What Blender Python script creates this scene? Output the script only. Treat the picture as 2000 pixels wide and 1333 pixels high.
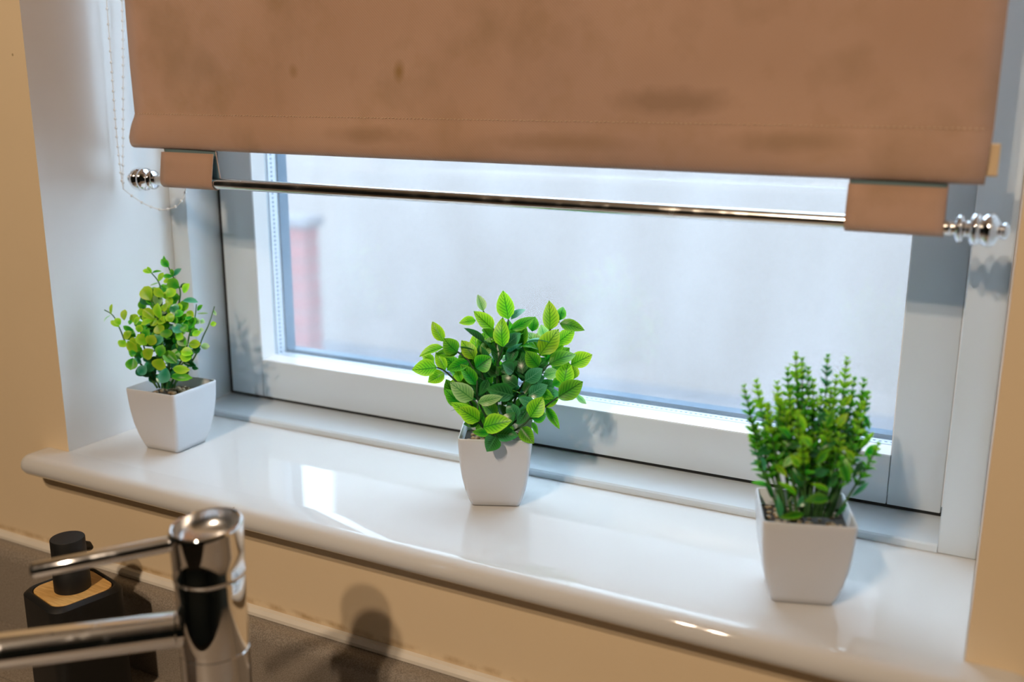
import bpy, bmesh, math, random
from mathutils import Vector, Matrix
random.seed(7)
PI = math.pi
scene = bpy.context.scene
COL = scene.collection
for o in list(bpy.data.objects): bpy.data.objects.remove(o)

# ------------------------------------------------------------------ camera
CAM = Vector((0.7775, -0.5865, 0.3212))
RIGHT = Vector((0.8887, 0.4585, 0.0026)).normalized()
FWD = Vector((-0.4452, 0.8643, -0.2342)).normalized()
DOWN = FWD.cross(RIGHT).normalized()
FPX = 1899.5
cd = bpy.data.cameras.new('camera'); cam = bpy.data.objects.new('camera', cd); COL.objects.link(cam)
up = -DOWN
cam.matrix_world = Matrix(((RIGHT.x, up.x, -FWD.x, CAM.x), (RIGHT.y, up.y, -FWD.y, CAM.y), (RIGHT.z, up.z, -FWD.z, CAM.z), (0, 0, 0, 1)))
cd.sensor_width = 36.0; cd.sensor_fit = 'HORIZONTAL'; cd.lens = FPX / 2000 * 36.0
cd.clip_start = 0.02; cd.clip_end = 200
cd.dof.use_dof = True; cd.dof.focus_distance = 0.82; cd.dof.aperture_fstop = 3.6
scene.camera = cam

# ------------------------------------------------------------------ sky, exposure, lamps' common settings
world = bpy.data.worlds.new('world'); scene.world = world; world.use_nodes = True
bg = world.node_tree.nodes['Background']
bg.inputs['Color'].default_value = (0.64, 0.82, 1.0, 1); bg.inputs['Strength'].default_value = 8.6
scene.view_settings.view_transform = 'Standard'; scene.view_settings.look = 'None'
scene.view_settings.gamma = 1.0; scene.view_settings.use_curve_mapping = False
scene.view_settings.exposure = 0.0
LAMP_COLOR = (1.0, 0.78, 0.57); LAMP_W = 39.0

def at(u, v, depth):
    """photograph pixel (2000x1333) and distance along the view axis -> point in the room"""
    return CAM + (RIGHT * ((u - 1000) / FPX) + DOWN * ((v - 666.5) / FPX) + FWD) * depth

# ------------------------------------------------------------------ helpers
def tag(o, label=None, cat=None, group=None, kind=None):
    if label: o['label'] = label
    if cat: o['category'] = cat
    if group: o['group'] = group
    if kind: o['kind'] = kind
    return o
def empty(name, loc):
    o = bpy.data.objects.new(name, None); o.empty_display_size = 0.02; o.location = loc; COL.objects.link(o); return o
def link(name, me, mat, parent=None, world_loc=True, smooth=False):
    o = bpy.data.objects.new(name, me); COL.objects.link(o)
    if mat and not me.materials: me.materials.append(mat)
    if smooth:
        for p in me.polygons: p.use_smooth = True
    if parent:
        o.parent = parent
        w = Vector((0, 0, 0)); q = parent
        while q: w += q.location; q = q.parent
        if world_loc: o.location = -w
    return o
def finish(name, bm, mat, parent=None, smooth=False, angle=None):
    bmesh.ops.recalc_face_normals(bm, faces=bm.faces)
    me = bpy.data.meshes.new(name); bm.to_mesh(me); bm.free()
    o = link(name, me, mat, parent, smooth=smooth or angle is not None)
    if angle is not None: me.set_sharp_from_angle(angle=math.radians(angle))
    return o
def add_box(bm, a, b, bev=0.0, seg=2):
    a = Vector(a); b = Vector(b); c = (a + b) / 2; s = b - a
    r = bmesh.ops.create_cube(bm, size=1.0, matrix=Matrix.Translation(c) @ Matrix.Diagonal((s.x, s.y, s.z, 1)))
    if bev > 0:
        es = list({e for v in r['verts'] for e in v.link_edges})
        bmesh.ops.bevel(bm, geom=es, offset=bev, segments=seg, affect='EDGES', profile=0.5)
def box(name, a, b, mat, parent=None, bev=0.0, seg=2):
    bm = bmesh.new(); add_box(bm, a, b, bev, seg); return finish(name, bm, mat, parent, angle=40 if bev else None)
def prism(name, pts, x0, x1, mat, parent=None, angle=35):
    """closed (y,z) outline swept along x"""
    bm = bmesh.new(); n = len(pts)
    A = [bm.verts.new((x0, y, z)) for y, z in pts]; B = [bm.verts.new((x1, y, z)) for y, z in pts]
    for i in range(n): bm.faces.new((A[i], A[(i + 1) % n], B[(i + 1) % n], B[i]))
    bm.faces.new(A); bm.faces.new(B[::-1])
    return finish(name, bm, mat, parent, angle=angle)
def frame_of(d):
    d = d.normalized(); h = Vector((0, 0, 1)) if abs(d.z) < 0.9 else Vector((1, 0, 0))
    x = d.cross(h).normalized(); return x, d.cross(x).normalized(), d
def add_lathe(bm, prof, org, axis, n=32):
    x, y, d = frame_of(Vector(axis)); org = Vector(org); rings = []
    for s, r in prof:
        if r <= 1e-6: rings.append([bm.verts.new(org + d * s)])
        else: rings.append([bm.verts.new(org + d * s + (x * math.cos(2 * PI * k / n) + y * math.sin(2 * PI * k / n)) * r) for k in range(n)])
    for A, B in zip(rings, rings[1:]):
        if len(A) == 1 and len(B) == 1: continue
        for k in range(n):
            k2 = (k + 1) % n
            if len(A) == 1: bm.faces.new((A[0], B[k2], B[k]))
            elif len(B) == 1: bm.faces.new((A[k], A[k2], B[0]))
            else: bm.faces.new((A[k], A[k2], B[k2], B[k]))
def lathe(name, prof, org, axis, mat, parent=None, n=40, angle=40):
    bm = bmesh.new(); add_lathe(bm, prof, org, axis, n); return finish(name, bm, mat, parent, angle=angle)
def add_tube(bm, pts, radii, n=8, cap=True):
    pts = [Vector(p) for p in pts]; rings = []
    if not hasattr(radii, '__len__'): radii = [radii] * len(pts)
    px = None
    for i, p in enumerate(pts):
        d = (pts[min(i + 1, len(pts) - 1)] - pts[max(i - 1, 0)]).normalized()
        if px is None: px, py, _ = frame_of(d)
        else:
            px = (px - d * px.dot(d)).normalized(); py = d.cross(px)
        rings.append([bm.verts.new(p + (px * math.cos(2 * PI * k / n) + py * math.sin(2 * PI * k / n)) * radii[i]) for k in range(n)])
    for A, B in zip(rings, rings[1:]):
        for k in range(n): bm.faces.new((A[k], A[(k + 1) % n], B[(k + 1) % n], B[k]))
    if cap: bm.faces.new(rings[0][::-1]); bm.faces.new(rings[-1])
def catmull(P, sub=6):
    P = [Vector(p) for p in P]; out = []
    for i in range(len(P) - 1):
        a = P[max(i - 1, 0)]; b = P[i]; c = P[i + 1]; d = P[min(i + 2, len(P) - 1)]
        for k in range(sub):
            t = k / sub
            out.append(0.5 * ((2 * b) + (c - a) * t + (2 * a - 5 * b + 4 * c - d) * t * t + (3 * b - a - 3 * c + d) * t ** 3))
    out.append(P[-1]); return out

# ------------------------------------------------------------------ materials
class NT:
    def __init__(s, name):
        s.m = bpy.data.materials.new(name); s.m.use_nodes = True; s.t = s.m.node_tree; s.b = s.t.nodes['Principled BSDF']; s.out = s.t.nodes['Material Output']
    def n(s, typ, **kw):
        x = s.t.nodes.new(typ)
        for k, v in kw.items():
            if hasattr(x, k): setattr(x, k, v)
        return x
    def l(s, a, b): s.t.links.new(a, b)
    def math(s, op, a, b=None, c=None):
        x = s.n('ShaderNodeMath', operation=op)
        for i, q in enumerate((a, b, c)):
            if q is None: continue
            if isinstance(q, (int, float)): x.inputs[i].default_value = q
            else: s.l(q, x.inputs[i])
        return x.outputs[0]
    def mix(s, f, a, b):
        x = s.n('ShaderNodeMix', data_type='RGBA')
        for sock, q in ((x.inputs[0], f), (x.inputs[6], a), (x.inputs[7], b)):
            if isinstance(q, (int, float)): sock.default_value = q
            elif isinstance(q, tuple): sock.default_value = (*q, 1) if len(q) == 3 else q
            else: s.l(q, sock)
        return x.outputs[2]
    def noise(s, scale, detail=3, coord='Object', rough=0.5, stretch=None):
        tc = s.n('ShaderNodeTexCoord'); x = s.n('ShaderNodeTexNoise'); x.inputs['Scale'].default_value = scale; x.inputs['Detail'].default_value = detail; x.inputs['Roughness'].default_value = rough
        src = tc.outputs[coord]
        if stretch:
            mp = s.n('ShaderNodeMapping'); mp.inputs['Scale'].default_value = stretch; s.l(src, mp.inputs['Vector']); src = mp.outputs[0]
        s.l(src, x.inputs['Vector']); return x.outputs['Fac']
    def ramp(s, f, a, b):
        x = s.n('ShaderNodeMapRange'); x.clamp = True; s.l(f, x.inputs[0]); x.inputs[1].default_value = a; x.inputs[2].default_value = b; return x.outputs[0]
    def bump(s, h, strength, dist):
        x = s.n('ShaderNodeBump'); x.inputs['Strength'].default_value = strength; x.inputs['Distance'].default_value = dist; s.l(h, x.inputs['Height']); s.l(x.outputs[0], s.b.inputs['Normal'])
    def set(s, col=None, rough=None, metal=None, spec=None, coat=None):
        i = s.b.inputs
        if col is not None:
            if isinstance(col, tuple): i['Base Color'].default_value = (*col, 1)
            else: s.l(col, i['Base Color'])
        if rough is not None:
            if isinstance(rough, (int, float)): i['Roughness'].default_value = rough
            else: s.l(rough, i['Roughness'])
        if metal is not None: i['Metallic'].default_value = metal
        if spec is not None: i['Specular IOR Level'].default_value = spec
        if coat is not None: i['Coat Weight'].default_value = coat; i['Coat Roughness'].default_value = 0.08
        return s
def simple(name, col, rough, metal=0.0, var=0.06, scale=30, bump=0.0, bscale=200, coat=None, spec=None):
    m = NT(name); f = m.noise(scale)
    c2 = tuple(max(0, q * (1 - var * 2)) for q in col)
    m.set(m.mix(f, c2, col), rough, metal, spec, coat)
    if bump: m.bump(m.noise(bscale, 2), bump, 0.0005)
    return m.m

def wall_paint():
    m = NT('cream_wall_paint')
    base = m.mix(m.noise(9), (0.80, 0.63, 0.41), (0.85, 0.675, 0.45))
    tc = m.n('ShaderNodeTexCoord'); sp = m.n('ShaderNodeSeparateXYZ'); m.l(tc.outputs['Object'], sp.inputs[0])
    # yellow-brown grime along the sealant bead
    g = m.math('ABSOLUTE', m.math('ADD', sp.outputs[2], 0.1015))
    g = m.ramp(g, 0.0042, 0.0005)
    nz = m.ramp(m.noise(55, 4), 0.40, 0.62)
    base = m.mix(m.math('MULTIPLY', m.math('MULTIPLY', g, nz), 0.6), base, (0.38, 0.20, 0.04))
    # few tiny specks
    v = m.n('ShaderNodeTexVoronoi'); v.inputs['Scale'].default_value = 32; m.l(tc.outputs['Object'], v.inputs['Vector'])
    sel = m.math('GREATER_THAN', m.noise(70, 1), 0.62)
    sp2 = m.math('MULTIPLY', m.ramp(v.outputs['Distance'], 0.05, 0.02), sel)
    base = m.mix(m.math('MULTIPLY', sp2, 0.7), base, (0.25, 0.17, 0.06))
    m.set(base, 0.55); m.bump(m.noise(160, 3), 0.12, 0.0006); return m.m
def reveal_paint():
    m = NT('white_reveal_paint'); m.set(m.mix(m.noise(12), (0.80, 0.81, 0.82), (0.87, 0.88, 0.88)), 0.32); m.bump(m.noise(90, 3), 0.12, 0.0008); return m.m
def sill_paint():
    m = NT('white_gloss_sill_paint')
    base = m.mix(m.noise(8), (0.68, 0.675, 0.665), (0.735, 0.73, 0.72))
    tc = m.n('ShaderNodeTexCoord'); v = m.n('ShaderNodeTexVoronoi'); v.inputs['Scale'].default_value = 28; m.l(tc.outputs['Object'], v.inputs['Vector'])
    sel = m.math('GREATER_THAN', m.noise(60, 1), 0.60)
    sp = m.math('MULTIPLY', m.ramp(v.outputs['Distance'], 0.045, 0.02), sel)
    base = m.mix(m.math('MULTIPLY', sp, 0.75), base, (0.32, 0.26, 0.17))
    m.set(base, m.math('ADD', m.math('MULTIPLY', m.noise(25, 2), 0.05), 0.015), coat=0.0); m.bump(m.noise(18, 2), 0.04, 0.0008); return m.m
def fabric():
    m = NT('taupe_blind_fabric')
    base = m.mix(m.ramp(m.noise(7, 3), 0.3, 0.7), (0.47, 0.285, 0.19), (0.55, 0.35, 0.25))
    base = m.mix(m.math('MULTIPLY', m.ramp(m.noise(18, 4), 0.52, 0.75), 0.45), base, (0.30, 0.19, 0.10))
    base = m.mix(m.math('MULTIPLY', m.ramp(m.noise(4, 3), 0.45, 0.65), 0.5), base, (0.43, 0.29, 0.24))
    base = m.mix(m.math('MULTIPLY', m.ramp(m.noise(30, 5), 0.55, 0.8), 0.35), base, (0.36, 0.22, 0.10))
    tc = m.n('ShaderNodeTexCoord')
    def stain(x, z, rx, rz, col, k, base):
        mp = m.n('ShaderNodeMapping'); mp.inputs['Location'].default_value = (-x / rx, 0, -z / rz); mp.inputs['Scale'].default_value = (1 / rx, 0, 1 / rz)
        m.l(tc.outputs['Object'], mp.inputs[0])
        ln = m.n('ShaderNodeVectorMath', operation='LENGTH'); m.l(mp.outputs[0], ln.inputs[0])
        d = m.math('ADD', ln.outputs['Value'], m.math('MULTIPLY', m.math('SUBTRACT', m.noise(60, 3), 0.5), 0.9))
        return m.mix(m.math('MULTIPLY', m.ramp(d, 1.0, 0.25), k), base, col)
    # water and grease marks left on the cloth
    base = stain(0.329, 0.348, 0.0065, 0.010, (0.30, 0.17, 0.05), 0.8, base)
    base = stain(0.222, 0.350, 0.006, 0.007, (0.30, 0.17, 0.06), 0.5, base)
    base = stain(0.556, 0.325, 0.055, 0.012, (0.24, 0.145, 0.08), 0.5, base)
    base = stain(0.300, 0.299, 0.05, 0.009, (0.27, 0.16, 0.08), 0.45, base)
    base = stain(0.470, 0.296, 0.07, 0.008, (0.27, 0.16, 0.08), 0.4, base)
    base = stain(0.640, 0.300, 0.05, 0.010, (0.27, 0.17, 0.09), 0.5, base)
    w = m.n('ShaderNodeTexWave'); w.wave_type = 'BANDS'; w.bands_direction = 'DIAGONAL'; w.inputs['Scale'].default_value = 260; m.l(tc.outputs['Object'], w.inputs[0])
    h = m.math('ADD', w.outputs['Fac'], m.noise(900, 2))
    base = m.mix(m.math('MULTIPLY', w.outputs['Fac'], 0.18), base, (0.28, 0.18, 0.11))
    m.set(base, 0.85, spec=0.25); m.b.inputs['Sheen Weight'].default_value = 0.15
    m.bump(h, 0.25, 0.0003); return m.m
def worktop_mat():
    m = NT('speckled_taupe_laminate')
    f = m.noise(900, 2); c = m.mix(m.ramp(f, 0.35, 0.65), (0.21, 0.175, 0.14), (0.36, 0.31, 0.255))
    m.set(c, 0.38); m.bump(f, 0.08, 0.0002); return m.m
def bamboo_mat():
    m = NT('bamboo'); f = m.noise(60, 4, stretch=(1, 9, 1))
    m.set(m.mix(m.ramp(f, 0.3, 0.7), (0.62, 0.33, 0.09), (0.86, 0.54, 0.19)), 0.45); return m.m
def chrome_mat(name, rough=0.06, col=(0.86, 0.86, 0.87), smudge=0.12):
    m = NT(name); m.set(col, m.math('ADD', m.math('MULTIPLY', m.ramp(m.noise(60, 4), 0.5, 0.8), smudge), rough), 1.0); return m.m
def glass_mat():
    m = NT('window_glass'); m.t.nodes.remove(m.b)
    tr = m.n('ShaderNodeBsdfTransparent'); tr.inputs[0].default_value = (0.97, 0.985, 0.99, 1)
    gl = m.n('ShaderNodeBsdfGlossy'); gl.inputs['Roughness'].default_value = 0.02
    lw = m.n('ShaderNodeLayerWeight'); lw.inputs[0].default_value = 0.5      # Schlick reflectance, same from both sides of the pane
    fr = m.math('ADD', m.math('MULTIPLY', m.math('POWER', lw.outputs['Facing'], 5.0), 0.9), 0.04)
    mx = m.n('ShaderNodeMixShader'); m.l(fr, mx.inputs[0]); m.l(tr.outputs[0], mx.inputs[1]); m.l(gl.outputs[0], mx.inputs[2])
    # thin film of dust and dried drops
    df = m.n('ShaderNodeBsdfTranslucent'); df.inputs[0].default_value = (0.9, 0.9, 0.92, 1)
    dirt = m.math('ADD', m.math('MULTIPLY', m.ramp(m.noise(14, 5, stretch=(1, 1, 0.35)), 0.45, 0.8), 0.05), 0.03)
    m2 = m.n('ShaderNodeMixShader'); m.l(dirt, m2.inputs[0]); m.l(mx.outputs[0], m2.inputs[1]); m.l(df.outputs[0], m2.inputs[2])
    m.l(m2.outputs[0], m.out.inputs['Surface']); return m.m
def leaf_mat(name, mid, edge, vein, trans=0.3, rough=0.38, veins=True, tipc=None):
    m = NT(name)
    uv = m.n('ShaderNodeUVMap'); sp = m.n('ShaderNodeSeparateXYZ'); m.l(uv.outputs[0], sp.inputs[0])
    u, v = sp.outputs[0], sp.outputs[1]
    a = m.math('ABSOLUTE', m.math('SUBTRACT', m.math('MULTIPLY', u, 2.0), 1.0))
    c = m.mix(m.math('POWER', a, 2.2), mid, edge)
    c = m.mix(m.ramp(v, 0.45, 1.0), c, tipc or edge)
    if veins:
        s = m.math('SINE', m.math('MULTIPLY', m.math('SUBTRACT', m.math('MULTIPLY', v, 8.0), m.math('MULTIPLY', a, 2.4)), 2 * PI))
        k = m.math('MULTIPLY', m.ramp(s, 0.35, 0.95), m.ramp(a, 0.95, 0.55))
        k = m.math('MAXIMUM', m.math('MULTIPLY', k, 0.75), m.ramp(a, 0.09, 0.04))
        c = m.mix(k, c, vein)
    oi = m.n('ShaderNodeObjectInfo'); hs = m.n('ShaderNodeHueSaturation')
    m.l(m.math('ADD', m.math('MULTIPLY', oi.outputs['Random'], 0.035), 0.494), hs.inputs['Hue'])
    m.l(m.math('ADD', m.math('MULTIPLY', oi.outputs['Random'], 0.4), 0.92), hs.inputs['Value']); m.l(c, hs.inputs['Color'])
    m.set(hs.outputs[0], rough)
    tl = m.n('ShaderNodeBsdfTranslucent'); m.l(hs.outputs[0], tl.inputs[0])
    mx = m.n('ShaderNodeMixShader'); mx.inputs[0].default_value = trans; m.l(m.b.outputs[0], mx.inputs[1]); m.l(tl.outputs[0], mx.inputs[2]); m.l(mx.outputs[0], m.out.inputs['Surface'])
    return m.m
def spacer_mat():
    m = NT('perforated_spacer_aluminium'); tc = m.n('ShaderNodeTexCoord')
    sp = m.n('ShaderNodeSeparateXYZ'); m.l(tc.outputs['Object'], sp.inputs[0])
    q = m.math('ADD', sp.outputs[0], sp.outputs[2])
    d = m.math('ABSOLUTE', m.math('SUBTRACT', m.math('FRACT', m.math('MULTIPLY', q, 220.0)), 0.5))
    e = m.math('ABSOLUTE', m.math('SUBTRACT', sp.outputs[1], 0.2205))
    dot = m.math('MULTIPLY', m.math('LESS_THAN', d, 0.24), m.math('LESS_THAN', e, 0.0013))
    m.set(m.mix(dot, (0.70, 0.76, 0.84), (0.14, 0.22, 0.32)), 0.35, 0.35); return m.m

M = dict(
    wall=wall_paint(), reveal=reveal_paint(), sill=sill_paint(), fabric=fabric(), worktop=worktop_mat(), bamboo=bamboo_mat(),
    upvc=simple('white_window_frame', (0.66, 0.735, 0.80), 0.3, var=0.04, scale=14),
    bead=simple('white_glazing_bead', (0.88, 0.89, 0.90), 0.25, var=0.02),
    gasket=simple('black_rubber_gasket', (0.012, 0.013, 0.015), 0.6),
    seal=simple('blue_grey_outer_seal', (0.015, 0.085, 0.16), 0.4),
    glass=glass_mat(), spacer=spacer_mat(),
    chrome=chrome_mat('polished_chrome', 0.035), rod=chrome_mat('chromed_rod', 0.16, (0.80, 0.78, 0.74), 0.2), spout=chrome_mat('worn_chrome', 0.10, smudge=0.3),
    satin=chrome_mat('satin_chrome', 0.24, (0.93, 0.93, 0.94), smudge=0.1),
    lath=simple('pale_wood_lath', (0.66, 0.47, 0.26), 0.6), thread=simple('cream_thread', (0.72, 0.55, 0.38), 0.8),
    liner=simple('teal_grey_blind_lining', (0.13, 0.20, 0.21), 0.8),
    beadp=simple('clear_white_plastic_bead', (0.86, 0.86, 0.84), 0.2), cord=simple('white_cord', (0.82, 0.80, 0.76), 0.5),
    silicone=simple('cream_silicone', (0.86, 0.80, 0.70), 0.4, var=0.08, scale=40),
    pot=simple('white_glossy_plastic', (0.71, 0.73, 0.77), 0.22, var=0.015),
    soil=simple('dark_potting_soil', (0.055, 0.038, 0.022), 0.9, var=0.3, scale=300),
    pebble=simple('tan_gravel', (0.50, 0.36, 0.19), 0.6, var=0.35, scale=140),
    black=simple('matt_black_plastic', (0.008, 0.008, 0.008), 0.55, var=0.1, bump=0.1, bscale=900),
    stem=simple('green_stem', (0.05, 0.16, 0.03), 0.5), stem_dark=simple('dark_green_stem', (0.02, 0.07, 0.02), 0.5),
    stem_pale=simple('pale_grey_green_stem', (0.22, 0.38, 0.16), 0.5),
    render=simple('pale_painted_render', (0.262, 0.218, 0.198), 0.9, var=0.03, scale=0.8),
    paving=simple('pale_grey_paving', (0.15, 0.14, 0.15), 0.9, var=0.06, scale=2),
    brick=simple('washed_red_brick', (0.275, 0.108, 0.105), 0.9, var=0.12, scale=8), mortar=simple('pale_mortar', (0.28, 0.18, 0.18), 0.95),
    cap=simple('pale_coping_stone', (0.20, 0.18, 0.19), 0.9),
    ceiling=simple('white_ceiling_paint', (0.75, 0.73, 0.70), 0.8), floor=simple('dark_floor', (0.16, 0.15, 0.14), 0.5),
    room=simple('dark_kitchen_wall', (0.055, 0.085, 0.105), 0.6), lampw=simple('brushed_steel', (0.6, 0.6, 0.6), 0.3, 1.0),
)
GY = dict(
    y=leaf_mat('yellow_green_leaf', (0.23, 0.60, 0.015), (0.60, 0.86, 0.04), (0.075, 0.30, 0.012), 0.4),
    g=leaf_mat('fresh_green_leaf', (0.045, 0.34, 0.012), (0.26, 0.64, 0.03), (0.016, 0.15, 0.010), 0.35),
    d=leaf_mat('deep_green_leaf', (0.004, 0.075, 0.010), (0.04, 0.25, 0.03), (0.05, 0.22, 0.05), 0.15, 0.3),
    p=leaf_mat('pale_mint_leaf', (0.30, 0.62, 0.16), (0.62, 0.82, 0.34), (0.10, 0.38, 0.08), 0.4),
    b=leaf_mat('blue_green_leaf', (0.012, 0.20, 0.06), (0.09, 0.42, 0.16), (0.12, 0.40, 0.20), 0.2, 0.28),
    Y=leaf_mat('lime_round_leaf', (0.30, 0.66, 0.02), (0.62, 0.84, 0.05), (0.2, 0.5, 0.05), 0.35, veins=False),
    G=leaf_mat('green_round_leaf', (0.04, 0.33, 0.02), (0.24, 0.60, 0.04), (0.1, 0.3, 0.05), 0.3, veins=False),
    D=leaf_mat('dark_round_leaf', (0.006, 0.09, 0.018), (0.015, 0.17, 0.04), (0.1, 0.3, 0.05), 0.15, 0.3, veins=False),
    P=leaf_mat('pale_round_leaf', (0.32, 0.58, 0.22), (0.62, 0.78, 0.42), (0.2, 0.5, 0.05), 0.35, veins=False),
    B=leaf_mat('sea_green_round_leaf', (0.03, 0.30, 0.13), (0.16, 0.50, 0.30), (0.1, 0.3, 0.05), 0.25, 0.28, veins=False),
)

# ------------------------------------------------------------------ room shell
W = 0.78; TOP = 0.86; SB = -0.0215       # opening width, head height, underside of the sill
bm = bmesh.new()
XL, XR, YF, ZF, ZC = -1.25, 2.3, -2.9, -1.10, 1.35
T = 0.27
def quad(bm, pts, mi=0):
    f = bm.faces.new([bm.verts.new(p) for p in pts]); f.material_index = mi
for (x0, x1, z0, z1) in ((XL - 0.1, 0, ZF - 0.1, ZC + 0.1), (W, XR + 0.1, ZF - 0.1, ZC + 0.1), (0, W, ZF - 0.1, SB), (0, W, TOP, ZC + 0.1)):
    add_box(bm, (x0, 0, z0), (x1, T, z1))
bm.faces.ensure_lookup_table()
for f in bm.faces:
    c = f.calc_center_median(); n = f.normal
    if 0.01 < c.y < T - 0.01 and abs(n.y) < 0.1 and ((abs(c.x) < 1e-4 or abs(c.x - W) < 1e-4) or (abs(c.z - TOP) < 1e-4)): f.material_index = 1
me = bpy.data.meshes.new('wall_back'); bm.to_mesh(me); bm.free()
me.materials.append(M['wall']); me.materials.append(M['reveal'])
wall_back = link('wall_back', me, None); tag(wall_back, 'cream painted kitchen wall around the window recess', kind='structure')
tag(box('wall_left', (XL - 0.1, YF, ZF - 0.1), (XL, 0, ZC + 0.1), M['room']), 'dark side wall at the left end of the worktop', kind='structure')
tag(box('wall_right', (XR, YF, ZF - 0.1), (XR + 0.1, 0, ZC + 0.1), M['room']), 'dark side wall at the right end of the kitchen', kind='structure')
tag(box('wall_front', (XL - 0.1, YF - 0.1, ZF - 0.1), (XR + 0.1, YF, ZC + 0.1), M['room']), 'dark wall behind the viewer', kind='structure')
tag(box('floor', (XL, YF, ZF - 0.1), (XR, 0, ZF), M['floor']), 'dark kitchen floor', kind='structure')
tag(box('ceiling', (XL, YF, ZC), (XR, 0, ZC + 0.1), M['ceiling']), 'white kitchen ceiling', kind='structure')

# window sill board with a rounded nose and horns past the opening
bm = bmesh.new()
R0 = 0.0103; ynose = -0.031
def nose_outline():
    pts = []
    for k in range(9):
        a = PI / 2 + PI * k / 8
        pts.append((ynose + R0 + R0 * math.cos(a), -R0 + R0 * math.sin(a)))
    return pts
prof = nose_outline()
xs = [(-0.036, 0.35), (-0.0345, 0.72), (-0.031, 0.92), (-0.026, 1.0), (W + 0.026, 1.0), (W + 0.031, 0.92), (W + 0.0345, 0.72), (W + 0.036, 0.35)]
rings = []
for x, k in xs:
    ring = [bm.verts.new((x, (y + 0.0) * (0.55 + 0.45 * k), -R0 + (z + R0) * k)) for y, z in prof]
    ring = [bm.verts.new((x, -0.0002, -R0 + R0 * k))] + ring + [bm.verts.new((x, -0.0002, -R0 - R0 * k))]
    rings.append(ring)
for A, B in zip(rings, rings[1:]):
    n = len(A)
    for i in range(n): bm.faces.new((A[i], A[(i + 1) % n], B[(i + 1) % n], B[i]))
bm.faces.new(rings[0]); bm.faces.new(rings[-1][::-1])
add_box(bm, (0.0003, -0.0002, -2 * R0), (W - 0.0003, 0.20, 0.0))
sill = finish('trim_1', bm, M['sill'], angle=45); tag(sill, 'white gloss painted window sill with rounded front edge and chipped paint', kind='structure')
# fillet of old paint where sill meets left reveal
# sealant bead and worktop
prism_pts = [(-0.0002, -0.1045), (-0.0035, -0.1055), (-0.0058, -0.1085), (-0.0058, -0.1115), (-0.0002, -0.1125)]
bead = prism('trim_2', prism_pts, XL + 0.001, XR - 0.001, M['silicone']); tag(bead, 'cream silicone bead between wall and upstand', kind='structure')
up_pts = [(-0.0003, -0.1117), (-0.006, -0.1120)]
for k in range(7):
    a = PI / 2 + (PI / 2) * k / 6; up_pts.append((-0.010 + 0.011 * math.cos(a), -0.1235 + 0.011 * math.sin(a)))
up_pts += [(-0.021, -0.1948), (-0.0003, -0.1948)]
ups = prism('worktop_upstand', up_pts, XL + 0.001, XR - 0.001, M['worktop']); tag(ups, 'taupe speckled laminate upstand running along the wall under the sill', 'upstand')
ZW = -0.195
SX0, SX1, SY0, SY1 = -0.42, 0.62, -0.555, -0.0885
bm = bmesh.new()
add_box(bm, (XL + 0.001, SY1 + 0.0008, ZW - 0.04), (XR - 0.001, -0.0003, ZW)); add_box(bm, (XL + 0.001, -0.62, ZW - 0.04), (XR - 0.001, SY0 - 0.0008, ZW))
add_box(bm, (XL + 0.001, SY0 - 0.0008, ZW - 0.04), (SX0 - 0.0008, SY1 + 0.0008, ZW)); add_box(bm, (SX1 + 0.0008, SY0 - 0.0008, ZW - 0.04), (XR - 0.001, SY1 + 0.0008, ZW))
wt = finish('worktop', bm, M['worktop']); tag(wt, 'taupe speckled laminate worktop in front of the upstand', 'worktop')
sk = empty('sink', (0.1, -0.32, ZW)); tag(sk, 'taupe inset sink deck under the tap, dark seam at its back', 'sink')
bm = bmesh.new(); bx0, bx1, by0, by1 = -0.36, 0.24, -0.53, -0.235
add_box(bm, (SX0, by1, ZW - 0.02), (SX1, SY1, ZW)); add_box(bm, (SX0, SY0, ZW - 0.02), (SX1, by0, ZW)); add_box(bm, (SX0, by0, ZW - 0.02), (bx0, by1, ZW)); add_box(bm, (bx1, by0, ZW - 0.02), (SX1, by1, ZW))
finish('deck', bm, M['worktop'], sk)
bm = bmesh.new()
for a, b in (((bx0 - .004, by0 - .004, ZW - .19), (bx1 + .004, by1 + .004, ZW - .185)), ((bx0 - .004, by0 - .004, ZW - .185), (bx0, by1 + .004, ZW - .02)), ((bx1, by0 - .004, ZW - .185), (bx1 + .004, by1 + .004, ZW - .02)), ((bx0, by0 - .004, ZW - .185), (bx1, by0, ZW - .02)), ((bx0, by1, ZW - .185), (bx1, by1 + .004, ZW - .02))): add_box(bm, a, b)
finish('bowl', bm, M['worktop'], sk)
cb = empty('base_cabinet', (0.5, -0.3, ZF)); tag(cb, 'dark kitchen base cabinet carrying the worktop', 'cabinet')
bm = bmesh.new(); add_box(bm, (XL + .002, -0.59, ZF + 0.001), (XR - .002, -0.57, ZW - 0.041)); finish('front_panel', bm, M['room'], cb)
for xx in (XL + .002, -0.55, 0.75, XR - .02):
    box('side_panel', (xx, -0.57, ZF + .001), (xx + .018, -0.002, ZW - .041), M['room'], cb)

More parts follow.
